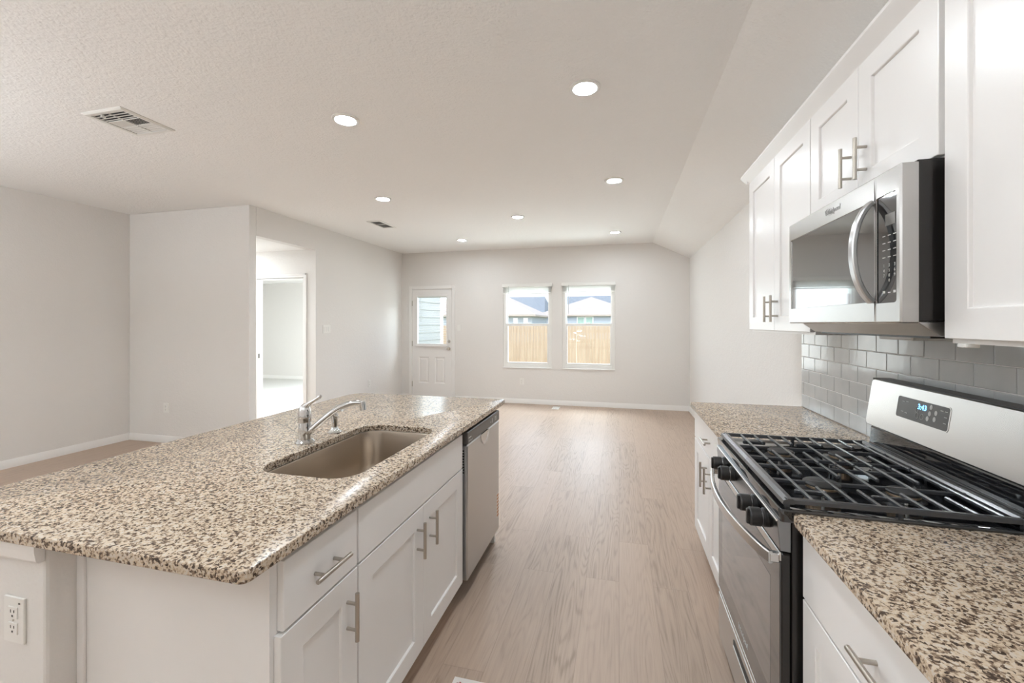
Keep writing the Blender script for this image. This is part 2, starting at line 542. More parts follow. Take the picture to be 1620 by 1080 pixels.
# baseboards
def base_profile(h=.083, t=.014):
    return [(0,0),(t,0),(t,h*.62),(t*.75,h*.72),(t*.75,h*.82),(t*.35,h*.95),(t*.3,h),(0,h)]
def baseboard_x(x, d, y0, y1, z=0):      # along y on a wall at x, d = direction into the room
    return MB().prism([(x+d*a, z+b) for a, b in base_profile()], 'y', y0, y1)
def baseboard_y(y, d, x0, x1, z=0):      # along x on a wall at y
    return MB().prism([(y+d*a, z+b) for a, b in base_profile()], 'x', x0, x1)
struct('baseboard_left', baseboard_x(XL, 1, YN, YB), M['trim'])
struct('baseboard_bump_out', baseboard_y(YB, -1, XL+.014, XW), M['trim'])
struct('baseboard_hall_side', baseboard_x(XW, 1, HO1, YF), M['trim'])
struct('baseboard_far', merge(baseboard_y(YF, -1, XW+.014, D0-.06), baseboard_y(YF, -1, D1+.06, XR_)), M['trim'])
struct('baseboard_right', baseboard_x(XR_, -1, 3.06, YF-.014), M['trim'])
struct('baseboard_bedroom', baseboard_y(BY1, -1, BX0, XW-T, .012), M['trim'])

# bedroom door frame: casing + jambs, latch plate
def casing(name, y, d, x0, x1, z1, w, jd):
    mb = MB()
    def prof(a0, a1):    # casing section across width w
        return a0, a1
    mb.box(x0-w, x0-.006, y, y+d*.016, 0, z1+w).box(x1+.006, x1+w, y, y+d*.016, 0, z1+w).box(x0-.006, x1+.006, y, y+d*.016, z1+.006, z1+w)
    mb.box(x0-w, x0-w+.02, y+d*.016, y+d*.021, 0, z1+w).box(x1+w-.02, x1+w, y+d*.016, y+d*.021, 0, z1+w).box(x0-w, x1+w, y+d*.016, y+d*.021, z1+w-.02, z1+w)
    mb.box(x0-.006, x0+.014, y, y+jd, 0, z1).box(x1-.014, x1+.006, y, y+jd, 0, z1).box(x0-.006, x1+.006, y, y+jd, z1-.014, z1+.006)
    return struct(name, mb, M['trim'], smooth=0, bevel=.002)
tr = casing('trim_1', HO1, -1, BD0, BD1, BDZ, .058, T)
obj('strike_plate', MB().box(BD0+.0135, BD0+.0155, HO1+.03, HO1+.055, .93, .995), M['slot'], tr, label='small dark latch plate on the door jamb')

# ------------------------------------------------------------------ exterior door
dr = thing('door_1', ((D0+D1)/2, YF, 0), 'white half-glass back door with two lower panels, left of the windows', 'door', kind='structure')
cas = MB()
jx0, jx1 = D0+.02, D1-.02
CW = .060
cas.box(D0-CW+.015, D0+.012, YF-.016, YF, 0, DZ+CW-.015).box(D1-.012, D1+CW-.015, YF-.016, YF, 0, DZ+CW-.015).box(D0+.012, D1-.012, YF-.016, YF, DZ-.012, DZ+CW-.015)
cas.box(D0, jx0, YF, YF+T, 0, DZ).box(jx1, D1, YF, YF+T, 0, DZ).box(jx0, jx1, YF, YF+T, DZ-.02, DZ)
obj('door_casing', cas, M['trim'], dr, smooth=0, bevel=.003)
# slab: built as strips around the glass and raised panels
sx0, sx1, sz1 = jx0+.003, jx1-.003, DZ-.023
gx0, gx1, gz0, gz1 = -3.745, -3.140, 1.045, 1.950
ys0, ys1 = YF+.004, YF+.048
pan = [(-3.715, -3.505, .30, .80), (-3.385, -3.175, .30, .80)]
sl = holed('y', ys0, ys1, sx0, sx1, .012, sz1, [(gx0, gx1, gz0, gz1)] + pan)
for a, b, c, d in pan:
    q = lambda x0,x1,z0,z1,y: [(x0,y,z0),(x1,y,z0),(x1,y,z1),(x0,y,z1)]
    sl.rings([q(a,b,c,d,ys0), q(a+.02,b-.02,c+.02,d-.02,ys0+.012), q(a+.03,b-.03,c+.03,d-.03,ys0+.012), q(a+.05,b-.05,c+.05,d-.05,ys0+.003)], caps=False)
    b0 = len(sl.v); sl.add(q(a+.05,b-.05,c+.05,d-.05,ys0+.003), [(0,1,2,3)])
slab_o = obj('door_slab', sl, M['trim'], dr, smooth=0)
fr = holed('y', ys0-.014, ys0+.002, gx0-.028, gx1+.028, gz0-.028, gz1+.028, [(gx0+.006, gx1-.006, gz0+.006, gz1-.006)])
obj('glass_frame', fr, M['trim'], dr, smooth=0, bevel=.004)
obj('door_glass', MB().box(gx0, gx1, ys0+.012, ys0+.016, gz0, gz1), M['glass'], dr, smooth=0)
bl = MB()
k = 0
z = gz0+.03
while z < gz1-.03:
    bl.prism([(ys0+.020, z), (ys0+.034, z-.0035), (ys0+.034, z-.0027), (ys0+.020, z+.0008)], 'x', gx0+.012, gx1-.012); z += .045
bl.box(gx0+.005, gx1-.005, ys0+.018, ys0+.036, gz1-.028, gz1)
obj('mini_blind', bl, M['white'], dr, smooth=0)
obj('blind_wand', MB().cyl((gx0+.075, ys0+.004, gz1-.03), (gx0+.075, ys0+.004, 1.46), .004, n=10), M['ink'], dr)
obj('blind_sill_rail', MB().box(gx0-.03, gx1+.03, ys0-.035, ys0, gz0-.05, gz0-.022), M['trim'], dr, smooth=0, bevel=.004)
kx = sx1-.056
obj('door_knob', MB().lathe([(.032,0),(.032,-.006),(.012,-.010),(.012,-.032),(.024,-.040),(.028,-.052),(.022,-.062),(.001,-.065)], (0,0,0), 24), M['nickel'], dr)
kn = [c for c in dr.children if c.name.startswith('door_knob')][0]
kn.data.transform(Matrix.Translation(Vector((kx-ORIG[dr].x, ys0-YF, .960))) @ Matrix.Rotation(R(-90), 4, 'X') @ Matrix.Translation(ORIG[dr]))
db = obj('deadbolt', MB().lathe([(.028,0),(.028,-.012),(.022,-.018),(.001,-.019)], (0,0,0), 24), M['nickel'], dr)
db.data.transform(Matrix.Translation(Vector((kx-ORIG[dr].x, ys0-YF, 1.098))) @ Matrix.Rotation(R(-90), 4, 'X') @ Matrix.Translation(ORIG[dr]))
for hz in (.28, 1.05, 1.82):
    obj('hinge', MB().cyl((sx0-.004, ys0-.006, hz-.05), (sx0-.004, ys0-.006, hz+.05), .007, n=10), M['nickel'], dr)
obj('threshold', MB().box(jx0, jx1, YF-.02, YF+T+.02, 0, .012), M['nickel'], dr, smooth=0)

# ------------------------------------------------------------------ windows
def window(name, w, label):
    x0, x1, z0, z1 = w
    r = thing(name, ((x0+x1)/2, YF, z0), label, 'window', kind='structure')
    yi, yo = YF+.012, YF+.085
    fr = holed('y', yi, yo, x0+.001, x1-.001, z0+.001, z1-.001, [(x0+.052, x1-.052, z0+.058, z1-.05)])
    obj('window_frame', fr, M['white'], r, smooth=0, bevel=.004)
    zm = 1.408
    lo = holed('y', yi+.012, yi+.040, x0+.045, x1-.045, z0+.05, zm+.024, [(x0+.082, x1-.082, z0+.09, zm-.020)])
    obj('lower_sash', lo, M['white'], r, smooth=0, bevel=.003)
    up = holed('y', yi+.042, yi+.066, x0+.045, x1-.045, zm-.016, z1-.045, [(x0+.072, x1-.072, zm+.020, z1-.075)])
    obj('upper_sash', up, M['white'], r, smooth=0, bevel=.003)
    obj('pane', MB().box(x0+.08, x1-.08, yi+.024, yi+.028, z0+.088, zm-.018), M['glass'], r, smooth=0)
    obj('pane', MB().box(x0+.07, x1-.07, yi+.052, yi+.056, zm+.018, z1-.073), M['glass'], r, smooth=0)
    obj('sash_lock', MB().box((x0+x1)/2-.03, (x0+x1)/2+.03, yi-.002, yi+.014, zm+.024, zm+.036), M['white'], r, smooth=0, bevel=.003)
    # sill
    obj('window_sill', MB().box(x0-.004, x1+.004, YF-.018, YF+.012, z0-.016, z0+.004), M['trim'], r, smooth=0, bevel=.004)
    return r
window('window_1', W1, 'left of the two white sash windows in the far wall')
window('window_2', W2, 'right of the two white sash windows in the far wall')
def blind(w, label, loc_dz):
    x0, x1, z0, z1 = w
    r = thing('window_blind', ((x0+x1)/2, YF-.02, z1), label, 'blind', 'raised blinds on the far windows')
    obj('headrail', MB().bbox(x0-.012, x1+.012, YF-.052, YF-.003, z1-.035, z1+.022, .004), M['white'], r)
    sl = MB()
    for i in range(14):
        zz = z1-.052-i*.0062+loc_dz
        sl.prism([(YF-.047, zz+.001), (YF-.027, zz+.0032), (YF-.006, zz+.001), (YF-.006, zz-.001), (YF-.027, zz+.0012), (YF-.047, zz-.001)], 'x', x0+.004, x1-.004)
    obj('slat_stack', sl, M['white'], r, smooth=0)
    obj('bottom_rail', MB().bbox(x0+.004, x1-.004, YF-.046, YF-.008, z1-.158+loc_dz, z1-.142+loc_dz, .003), M['white'], r)
    obj('tilt_wand', MB().cyl((x0+.115, YF-.055, z1-.02), (x0+.115, YF-.058, 1.60), .0042, n=10), M['ink'], r)
    return r
blind(W1, 'raised white blind bundled at the top of the left window', 0)
blind(W2, 'raised white blind bundled at the top of the right window', .008)

# ------------------------------------------------------------------ outdoors
struct('ground', MB().box(-60, 40, YF+T+.03, 120, -.42, -.30), M['grass'], smooth=0)
lap = MB()
z = -.25
while z < 2.75:
    lap.prism([(XW-.01, z), (XW+.028, z), (XW+.012, z+.165), (XW-.01, z+.165)], 'y', YF+T+.004, BY1+T); z += .165
struct('wall_exterior_wing', lap, M['lap'], smooth=0)
struct('trim_2', MB().box(XW-.01, XW+.045, BY1+T-.09, BY1+T+.025, -.25, 2.75), M['trim'], smooth=0)

fn = thing('wooden_fence', (-4, 15, -.3), 'pale cedar picket fence across the back yard, seen through the windows', 'fence')
pk = MB()
x = -14.0
i = 0
while x < 4:
    top = 1.375 + random.uniform(-.012, .012); yy = 15 + random.uniform(0, .006)
    pk.prism([(x, -.3), (x+.094, -.3), (x+.094, top-.03), (x+.07, top), (x+.024, top), (x, top-.03)], 'y', yy, yy+.016); x += .102
obj('picket_panel', pk, M['fence'], fn, smooth=0)
for zz in (-.05, .55, 1.12):
    obj('rail', MB().box(-14, 4, 15.022, 15.06, zz, zz+.09), M['fence'], fn, smooth=0)

tr_ = thing('young_tree', (-1.06, 11, -.3), 'thin pale young tree in front of the fence, through the right window', 'tree')
tb = MB().tube([(-1.06,11,-.3),(-1.05,11.0,.3),(-1.07,11.01,.8),(-1.05,11,1.25)], [.013,.011,.008,.004], 8)
random.seed(3)
lf = MB()
for k in range(9):
    z0 = random.uniform(.95, 1.25) if k < 6 else random.uniform(.1, .35)
    a = random.uniform(0, 2*pi); L = random.uniform(.10, .24)
    e = (-1.06+cos(a)*L, 11+sin(a)*L*.6, z0+random.uniform(-.07, .06))
    tb.tube([(-1.06, 11, z0), ((-1.06+e[0])/2, (11+e[1])/2, (z0+e[2])/2+.03), e], [.006,.005,.003], 6)
    for q in range(5):
        c = Vector((-1.06,11,z0)).lerp(Vector(e), .35+.16*q)
        b = random.uniform(0, 2*pi); d = Vector((cos(b), sin(b), random.uniform(-.4,.3)))*random.uniform(.03,.055); n = d.orthogonal().normalized()*.011
        lf.add([c, c+d*.5+n, c+d, c+d*.5-n], [(0,1,2,3)])
obj('trunk', tb, M['bark'], tr_); obj('foliage', lf, M['leaf'], tr_, smooth=0)

def hip_house(name, x0, x1, y0, y1, ez, slope, wall_m, roof_m, label, group='houses beyond the fence'):
    r = thing(name, ((x0+x1)/2, y0, -.3), label, 'house', group)
    obj('wall', MB().box(x0+.4, x1-.4, y0+.4, y1-.4, -.3, ez+.02), wall_m, r, smooth=0)
    hw = min(x1-x0, y1-y0)/2; pz = ez + hw*slope
    if x1-x0 >= y1-y0: a, b = (x0+hw, (y0+y1)/2, pz), (x1-hw, (y0+y1)/2, pz)
    else: a, b = ((x0+x1)/2, y0+hw, pz), ((x0+x1)/2, y1-hw, pz)
    vs = [(x0,y0,ez),(x1,y0,ez),(x1,y1,ez),(x0,y1,ez),a,b,(x0,y0,ez-.16),(x1,y0,ez-.16),(x1,y1,ez-.16),(x0,y1,ez-.16)]
    if x1-x0 >= y1-y0: fs = [(0,1,5,4),(1,2,5),(2,3,4,5),(3,0,4)]
    else: fs = [(0,1,4),(1,2,5,4),(2,3,5),(3,0,4,5)]
    fs += [(0,6,7,1),(1,7,8,2),(2,8,9,3),(3,9,6,0),(6,9,8,7)]
    rf = MB().add(vs, fs)
    obj('roof', rf, roof_m, r, smooth=0)
    return r
h2 = hip_house('house', -9.3, 2.6, 48, 60.2, 2.42, .39, M['siding'], M['shingle'], 'blue-grey house with a tan hip roof and paired windows, seen in the right window')
wf = MB()
for a, b in ((-4.62,-3.75),(-3.68,-2.80)):
    wf.add(*(lambda q: (q.v, q.f))(holed('y', 48.33, 48.40, a, b, .9, 2.22, [(a+.08,b-.08,.98,2.14)])))
w_o = obj('window_frames', wf, M['white'], h2, smooth=0)
obj('window_glass', MB().box(-4.54,-3.83,48.36,48.39,.98,2.14).box(-3.60,-2.88,48.36,48.39,.98,2.14), M['houseglass'], w_o, smooth=0)
h1 = hip_house('house', -20.4, -7.35, 38, 47, 2.26, .50, M['sidinggrey'], M['shingle'], 'grey house with a pale tan hip roof, left edge of the left window')
for a in (-10.6, -9.5, -8.55):
    obj('window', MB().box(a, a+.40, 38.35, 38.41, 1.45, 1.95), M['white'], h1, smooth=0)
g3 = thing('house', (-17, 66, -.3), 'dark slate-roofed house rising behind the tan roof in the left window', 'house', 'houses beyond the fence')
obj('wall', MB().box(-27, -12.0, 66.5, 76, -.3, 3.0), M['sidinggrey'], g3, smooth=0)
obj('roof', MB().add([(-28,66,2.9),(-11.3,66,2.9),(-12.2,71.5,6.0),(-27,71.5,6.0),(-28,77,2.9),(-11.3,77,2.9),(-28,66,2.7),(-11.3,66,2.7),(-11.3,77,2.7),(-28,77,2.7)],
    [(0,1,2,3),(1,5,2),(5,4,3,2),(4,0,3),(0,6,7,1),(1,7,8,5),(5,8,9,4),(4,9,6,0),(6,9,8,7)]), M['shingledark'], g3, smooth=0)
obj('roof_vent', MB().box(-15.2,-14.7,67.6,68.3,3.9,4.35), M['white'], g3, smooth=0)
g4 = thing('house', (-3, 70, -.3), 'dark slate-roofed house showing behind the tan hip roof in the right window', 'house', 'houses beyond the fence')
obj('wall', MB().box(-9.0, 4.5, 70.5, 80, -.3, 3.6), M['sidinggrey'], g4, smooth=0)
obj('roof', MB().add([(-9.8,70,3.5),(5.4,70,3.5),(5.0,75.5,6.25),(-9.3,75.5,6.25),(-9.8,81,3.5),(5.4,81,3.5),(-9.8,70,3.3),(5.4,70,3.3),(5.4,81,3.3),(-9.8,81,3.3)],
    [(0,1,2,3),(1,5,2),(5,4,3,2),(4,0,3),(0,6,7,1),(1,7,8,5),(5,8,9,4),(4,9,6,0),(6,9,8,7)]), M['shingledark'], g4, smooth=0)

# ------------------------------------------------------------------ recessed lights
def recessed(loc, label):
    r = thing('recessed_light', loc, label, 'ceiling light', 'recessed ceiling lights')
    x, y, z = loc
    obj('trim_ring', MB().lathe([(.088,0),(.088,-.006),(.080,-.011),(.068,-.010),(.060,-.003),(.060,0)], loc, 40), M['whitemetal'], r)
    obj('lens', MB().lathe([(.0595,-.001),(.0595,-.005),(.001,-.006)], loc, 40), M['lamp'], r, label='glowing white lens')
    return r
L0 = recessed((-.19, 2.468, CZ), 'largest glowing recessed ceiling light, nearest the upper cabinets')
for p, lb in (((-1.755, 2.468, CZ), 'glowing recessed ceiling light above the island, right of the near ceiling vent'),
              ((-.045, 4.13, CZ), 'glowing recessed ceiling light in the second row, nearest the sloped ceiling'),
              ((-2.474, 4.13, CZ), 'glowing recessed ceiling light in the second row, just above the far ceiling vent'),
              ((-1.242, 5.24, CZ), 'lone glowing recessed ceiling light centred between second and last rows'),
              ((-.059, 6.48, CZ), 'glowing recessed ceiling light in the last row, above the right window'),
              ((-2.462, 6.48, CZ), 'glowing recessed ceiling light in the last row, between door and left window')):
    o = copy_thing(L0, p); o['label'] = lb
def lamp(name, loc, watts, col=LAMP_C, r=.06):
    l = bpy.data.lights.new(name, 'AREA'); l.shape = 'DISK'; l.size = 2*r; l.energy = watts; l.color = col
    o = bpy.data.objects.new(name, l); COL.objects.link(o); o.location = loc
    return o
for i, p in enumerate([(-.19,.81),(-1.755,.81),(-.19,-.95),(-1.755,-.95),(-4.6,-.6)]):
    lamp('overhead_fill', (p[0], p[1], CZ-.012), BACK_W if p[1] > 0 else .3)  # unseen lamps added to fill the near part of the room
def bulb(name, loc, watts, col=LAMP_C, r=.11):
    l = bpy.data.lights.new(name, 'POINT'); l.shadow_soft_size = r; l.energy = watts; l.color = col
    o = bpy.data.objects.new(name, l); COL.objects.link(o); o.location = loc
    return o
for p, w in UP_FILL:
    o = lamp('ceiling_bounce_fill', p, w, LAMP_C, .15); o.rotation_euler = (R(180), 0, 0)  # upward fill added to lift the ceiling, no fixture built
for p, sx, sy, w, tilt in DAY_FILL:
    l = bpy.data.lights.new('daylight_fill', 'AREA'); l.shape = 'RECTANGLE'; l.size = sx; l.size_y = sy; l.energy = w; l.color = (.86, .94, 1.0)
    o = bpy.data.objects.new('daylight_fill', l); COL.objects.link(o); o.location = p; o.rotation_euler = (R(tilt), 0, 0)  # added area lights boosting what comes in through the windows
lamp('hall_fill', (-5.6, 4.56, 2.45), 9)  # unseen light added to brighten the hall
lamp('bedroom_fill', (-5.0, 6.7, 2.44), 52, (.88,.96,1.0), .12)  # added out of view to brighten the bedroom

# ------------------------------------------------------------------ ceiling vents, detector
def vent(x0, x1, y0, y1, label, kind):
    r = thing('ceiling_vent', ((x0+x1)/2, (y0+y1)/2, CZ), label, 'air vent', 'ceiling air vents')
    b = .032
    z = CZ
    fr = MB()
    q = lambda d, zz: [(x0+d,y0+d,zz),(x1-d,y0+d,zz),(x1-d,y1-d,zz),(x0+d,y1-d,zz)]
    fr.rings([q(0,z), q(0,z-.004), q(.012,z-.012), q(b,z-.010), q(b,z)], caps=False)
    obj('vent_frame', fr, M['whitemetal'], r, smooth=0)
    obj('duct', MB().box(x0+b, x1-b, y0+b, y1-b, z-.0012, z-.0002), M['dark'], r, smooth=0)
    ax0, ax1, ay0, ay1 = x0+b, x1-b, y0+b, y1-b
    sl = MB()
    def slats(x0, x1, y0, y1, along, n, tilt):
        for i in range(n):
            if along == 'x':
                c = y0+(y1-y0)*(i+.5)/n; h = (y1-y0)/n*.62
                sl.prism([(c-h*.5, z-.002-tilt*.004), (c+h*.5, z-.002+tilt*.004-.004), (c+h*.5, z-.0008+tilt*.004-.004), (c-h*.5, z-.0008-tilt*.004)], 'x', x0, x1)
            else:
                c = x0+(x1-x0)*(i+.5)/n; h = (x1-x0)/n*.62
                sl.prism([(c-h*.5, z-.002-tilt*.004), (c+h*.5, z-.002+tilt*.004-.004), (c+h*.5, z-.0008+tilt*.004-.004), (c-h*.5, z-.0008-tilt*.004)], 'y', y0, y1)
    if kind == 'square':
        L = ay1-ay0
        slats(ax0, ax1, ay0, ay0+L*.36, 'x', 4, 1)
        slats(ax0, ax1, ay0+L*.66, ay1, 'x', 4, 0)
        xm = (ax0+ax1)/2
        slats(ax0, xm-.004, ay0+L*.38, ay0+L*.64, 'y', 7, 1)
        slats(xm+.004, ax1, ay0+L*.38, ay0+L*.64, 'y', 7, 0)
        sl.box(xm-.003, xm+.003, ay0, ay1, z-.008, z-.002)
        sl.box(ax0, ax1, ay0+L*.365, ay0+L*.375, z-.008, z-.002).box(ax0, ax1, ay0+L*.645, ay0+L*.655, z-.008, z-.002)
    else:
        L = ay1-ay0
        slats(ax0, ax1, ay0, ay0+L*.48, 'x', 9, 1)
        slats(ax0, ax1, ay0+L*.52, ay1, 'x', 9, 1)
        sl.box(ax0, ax1, ay0+L*.485, ay0+L*.515, z-.008, z-.002)
    obj('louvers', sl, M['whitemetal'], r, smooth=0)
    if kind == 'square':
        obj('damper_lever', MB().box(ax0+.075, ax0+.083, ay0+.01, ay0+.035, z-.02, z-.004), M['whitemetal'], r, smooth=0)
vent(-3.345, -3.005, 1.975, 2.315, 'large square white ceiling vent with four louver zones, at upper left', 'square')
vent(-3.235, -3.025, 4.98, 5.40, 'small white ceiling vent farther off, beside the second row of ceiling lights', 'long')
sd = thing('smoke_detector', (-5.03, 4.78, 2.46), 'white round smoke detector on the hall ceiling', 'smoke detector')
obj('housing', MB().lathe([(.065,0),(.065,-.012),(.058,-.030),(.040,-.038),(.001,-.038)], (-5.03,4.78,2.46), 32), M['white'], sd)
obj('sounder', MB().lathe([(.022,-.038),(.020,-.042),(.001,-.042)], (-5.03,4.78,2.46), 24), M['slot'], sd)

# ------------------------------------------------------------------ outlets + switches
def frame_of(face):
    # right and normal vectors for a plate facing `face`
    return {'-y': (Vector((1,0,0)), Vector((0,-1,0))), '+x': (Vector((0,1,0)), Vector((1,0,0)))}[face]
def plate_box(mb, c, face, w, h, t0, t1, dx=0, dz=0):
    r, n = frame_of(face)
    p = Vector(c)+r*dx+Vector((0,0,dz))
    a = p - r*w/2 + n*t0 - Vector((0,0,h/2)); b = p + r*w/2 + n*t1 + Vector((0,0,h/2))
    return mb.bbox(a.x,b.x,a.y,b.y,a.z,b.z, min(.0015, w*.2, h*.2, abs(t1-t0)*.3))
def outlet(c, face, label, gfci=False):
    r = thing('wall_outlet', c, label, 'outlet', 'duplex wall outlets')
    obj('cover_plate', plate_box(MB(), c, face, .075, .118, 0, .006), M['white'], r)
    for dz in (.020, -.020):
        rc = obj('receptacle', plate_box(MB(), c, face, .034, .030, .0055, .0085, 0, dz), M['white'], r)
        s = MB()
        plate_box(s, c, face, .0022, .0085, .008, .0092, -.0062, dz+.004); plate_box(s, c, face, .0022, .007, .008, .0092, .0062, dz+.004)
        plate_box(s, c, face, .005, .005, .008, .0092, 0, dz-.008)
        obj('slots', s, M['slot'], rc)
    obj('screw', plate_box(MB(), c, face, .005, .005, .0055, .0078), M['nickel'], r)
    return r
def switch(c, face, n, label):
    w = .075 + .046*(n-1)
    r = thing('light_switch', c, label, 'switch', 'wall switches')
    obj('switch_plate', plate_box(MB(), c, face, w, .118, 0, .006), M['white'], r)
    for i in range(n):
        obj('rocker', plate_box(MB(), c, face, .033, .066, .0055, .0095, (i-(n-1)/2)*.046), M['white'], r)
    return r
ow = outlet((-1.516, .76, .668), '-y', 'white duplex outlet on the end of the island pony wall, under the countertop')
rr_, nn_ = frame_of('-y')
obj('indicator', plate_box(MB(), (-1.516,.76,.668), '-y', .006, .004, .0055, .0072, .022, .045), M['slot'], ow)
outlet((-1.696, YF, .395), '-y', 'white duplex outlet low on the far wall under the left window')
outlet((XW, 6.358, .431), '+x', 'white duplex outlet low on the hall-side wall, left of the back door')
outlet((-5.288, YB, .418), '-y', 'white duplex outlet low on the bump-out wall behind the island')
switch((XW, 5.285, 1.352), '+x', 3, 'wide white switch plate on the wall right of the hall opening')
switch((-2.891, YF, 1.351), '-y', 1, 'small white switch plate right of the back door')
fv = thing('floor_vent', (-1.04, 7.19, 0), 'small white floor vent near the far wall below the windows', 'floor vent')
obj('vent_frame', MB().box(-1.10,-.98,7.08,7.30,0,.005), M['white'], fv, smooth=0, bevel=.002)
lv = MB()
for i in range(9): lv.box(-1.085,-.995,7.10+i*.021,7.106+i*.021,.005,.0075)
obj('louvers', lv, M['whitemetal'], fv, smooth=0)

# ------------------------------------------------------------------ cabinet helpers
def shaker(y0, y1, z0, z1, x, d, fw=.073, flat=False):
    mb = MB()
    def q(i, xx): return [(xx,y0+i,z0+i),(xx,y1-i,z0+i),(xx,y1-i,z1-i),(xx,y0+i,z1-i)]
    rs = [q(0, x-d*.019), q(0, x-d*.0015), q(.0015, x)]
    if not flat:
        rs += [q(fw, x), q(fw+.0025, x-d*.0015), q(fw+.004, x-d*.009)]
    return mb.rings(rs)
def pull(parent, x, d, y, z, vertical, L=.140, cc=.076, off=.034):
    a = (0,0,1) if vertical else (0,1,0)
    a = Vector(a); c = Vector((x+d*off, y, z)); o = Vector((d,0,0))
    mb = MB().cyl(c-a*L/2, c+a*L/2, .0062, n=20)
    for s in (-1, 1): mb.cyl(c+a*s*cc/2-o*off, c+a*s*cc/2, .0048, n=14)
    return obj('handle', mb, M['nickel'], parent, label='brushed nickel bar handle')
def hollow(x0, x1, y0, y1, z0, z1, t=.018, front=None):
    # open-topped carcass made of panels, front towards `front` (+1 = x1, -1 = x0)
    mb = MB().box(x0, x1, y0, y0+t, z0, z1).box(x0, x1, y1-t, y1, z0, z1).box(x0, x1, y0+t, y1-t, z0, z0+t)
    bx = (x0, x0+t) if front > 0 else (x1-t, x1)
    fx = (x1-t, x1) if front > 0 else (x0, x0+t)
    mb.box(*bx, y0+t, y1-t, z0+t, z1).box(*fx, y0+t, y1-t, z1-.04, z1).box(*fx, y0+t, y1-t, z0+.55, z0+.60)
    return mb

CT, CB = .914, .886           # countertop top and underside
# ------------------------------------------------------------------ island
IX = -.775                    # door fronts
struct('wall_island', MB().box(-1.62, -1.41, .76, 2.70, 0, CB), M['wall'], smooth=0, bevel=.008)
struct('trim_3', MB().prism([(.742,.838),(.7455,.832),(.76,.832),(.76,CB),(.738,CB),(.738,.862)], 'x', -1.635, -1.4105), M['trim'], smooth=0)

dc = thing('base_cabinet', (-1.1, .99, 0), 'white island cabinet nearest the camera, one drawer over one door', 'cabinet', 'island base cabinets')
obj('cabinet_body', MB().box(-1.404, IX-.020, .831, 1.151, .10, CB), M['cabinet'], dc, smooth=0)
obj('toe_kick', MB().box(-1.404, -.865, .833, 1.151, 0, .10), M['cabinet'], dc, smooth=0)
obj('scribe_strip', MB().box(-1.4095, -1.384, .823, .831, 0, CB), M['cabinet'], dc, smooth=0, bevel=.002)
d_ = obj('drawer', shaker(.853, 1.146, .698, .866, IX, 1, flat=True), M['cabinet'], dc, smooth=0)
pull(d_, IX, 1, .999, .776, False)
d_ = obj('door', shaker(.843, 1.148, .112, .691, IX, 1), M['cabinet'], dc, smooth=0)
pull(d_, IX, 1, 1.097, .576, True)

sc = thing('base_cabinet', (-1.1, 1.6, 0), 'white island sink cabinet with flat false front over two doors', 'cabinet', 'island base cabinets')
obj('cabinet_body', hollow(-1.404, IX-.020, 1.153, 2.056, .10, CB, front=1), M['cabinet'], sc, smooth=0)
obj('toe_kick', MB().box(-1.404, -.865, 1.153, 2.056, 0, .10), M['cabinet'], sc, smooth=0)
obj('false_front', shaker(1.1555, 2.048, .698, .866, IX, 1, flat=True), M['cabinet'], sc, smooth=0)
for y0, y1, hy in ((1.1555, 1.6005, 1.545), (1.6035, 2.050, 1.660)):
    d_ = obj('door', shaker(y0, y1, .112, .691, IX, 1), M['cabinet'], sc, smooth=0)
    pull(d_, IX, 1, hy, .578, True)

# dishwasher
dw = thing('dishwasher', (-1.08, 2.365, 0), 'stainless dishwasher at the far end of the island', 'dishwasher')
DX, DY0, DY1 = -.757, 2.066, 2.664
obj('tub', MB().box(-1.38, -.815, DY0, DY1, .10, .880), M['blackmatte'], dw, smooth=0)
obj('door_panel', MB().bbox(-.812, DX, DY0+.006, DY1, .105, .806, .006), M['steelv'], dw)
vs_ = MB()
for i in range(9): vs_.box(-.806, -.775, DY0+.003, DY0+.0065, .66+i*.014, .667+i*.014)
obj('side_vents', vs_, M['dark'], dw, smooth=0)
cs = obj('control_strip', MB().bbox(-.812, DX+.002, DY0+.004, DY1, .809, .872, .004), M['grey_plastic'], dw)
for a, b, c, d in ((2.085,2.125,.838,.843),(2.50,2.512,.826,.852),(2.56,2.60,.846,.850),(2.56,2.60,.838,.841),(2.56,2.60,.828,.831),(2.47,2.482,.832,.838)):
    obj('button_mark', MB().box(DX+.0019, DX+.0028, a, b, c, d), M['ink'], cs, smooth=0)
obj('wordmark', text_mb('Whirlpool', .014, (DX+.0026, 2.115, .823), (0,1,0), (0,0,1), .0003), M['ink'], cs, smooth=0, label='small pale wordmark on the strip')
hp = MB()
N = 20
arc = [(2.365+.075*cos(pi+pi*i/N), .800+.062*sin(pi+pi*i/N)) for i in range(N+1)]
arc2 = [(2.365+.058*cos(pi+pi*i/N), .800+.047*sin(pi+pi*i/N)) for i in range(N+1)]
hp.rings([[(DX+.001,p[0],p[1]) for p in arc+[(2.44,.806),(2.29,.806)]], [(DX+.004,p[0],p[1]) for p in [(q[0]*.985+2.365*.015, q[1]) for q in arc]+[(2.438,.806),(2.292,.806)]],
          [(DX+.002,p[0],p[1]) for p in arc2+[(2.423,.806),(2.307,.806)]], [(DX-.004,p[0],p[1]) for p in [(q[0], q[1]+.004) for q in arc2]+[(2.423,.806),(2.307,.806)]]])
obj('pocket_handle', hp, M['steel'], dw, label='half-round pocket handle')
st = MB()
obj('energy_label', MB().box(DX, DX+.0006, 2.612, 2.654, .195, .345), M['paper'], dw, smooth=0, label='striped orange label low on the door')
for i in range(7): st.box(DX+.0006, DX+.0010, 2.614, 2.652, .200+i*.021, .2125+i*.021)
obj('label_print', st, M['orange'], [c for c in dw.children if c.name.startswith('energy_label')][0], smooth=0)
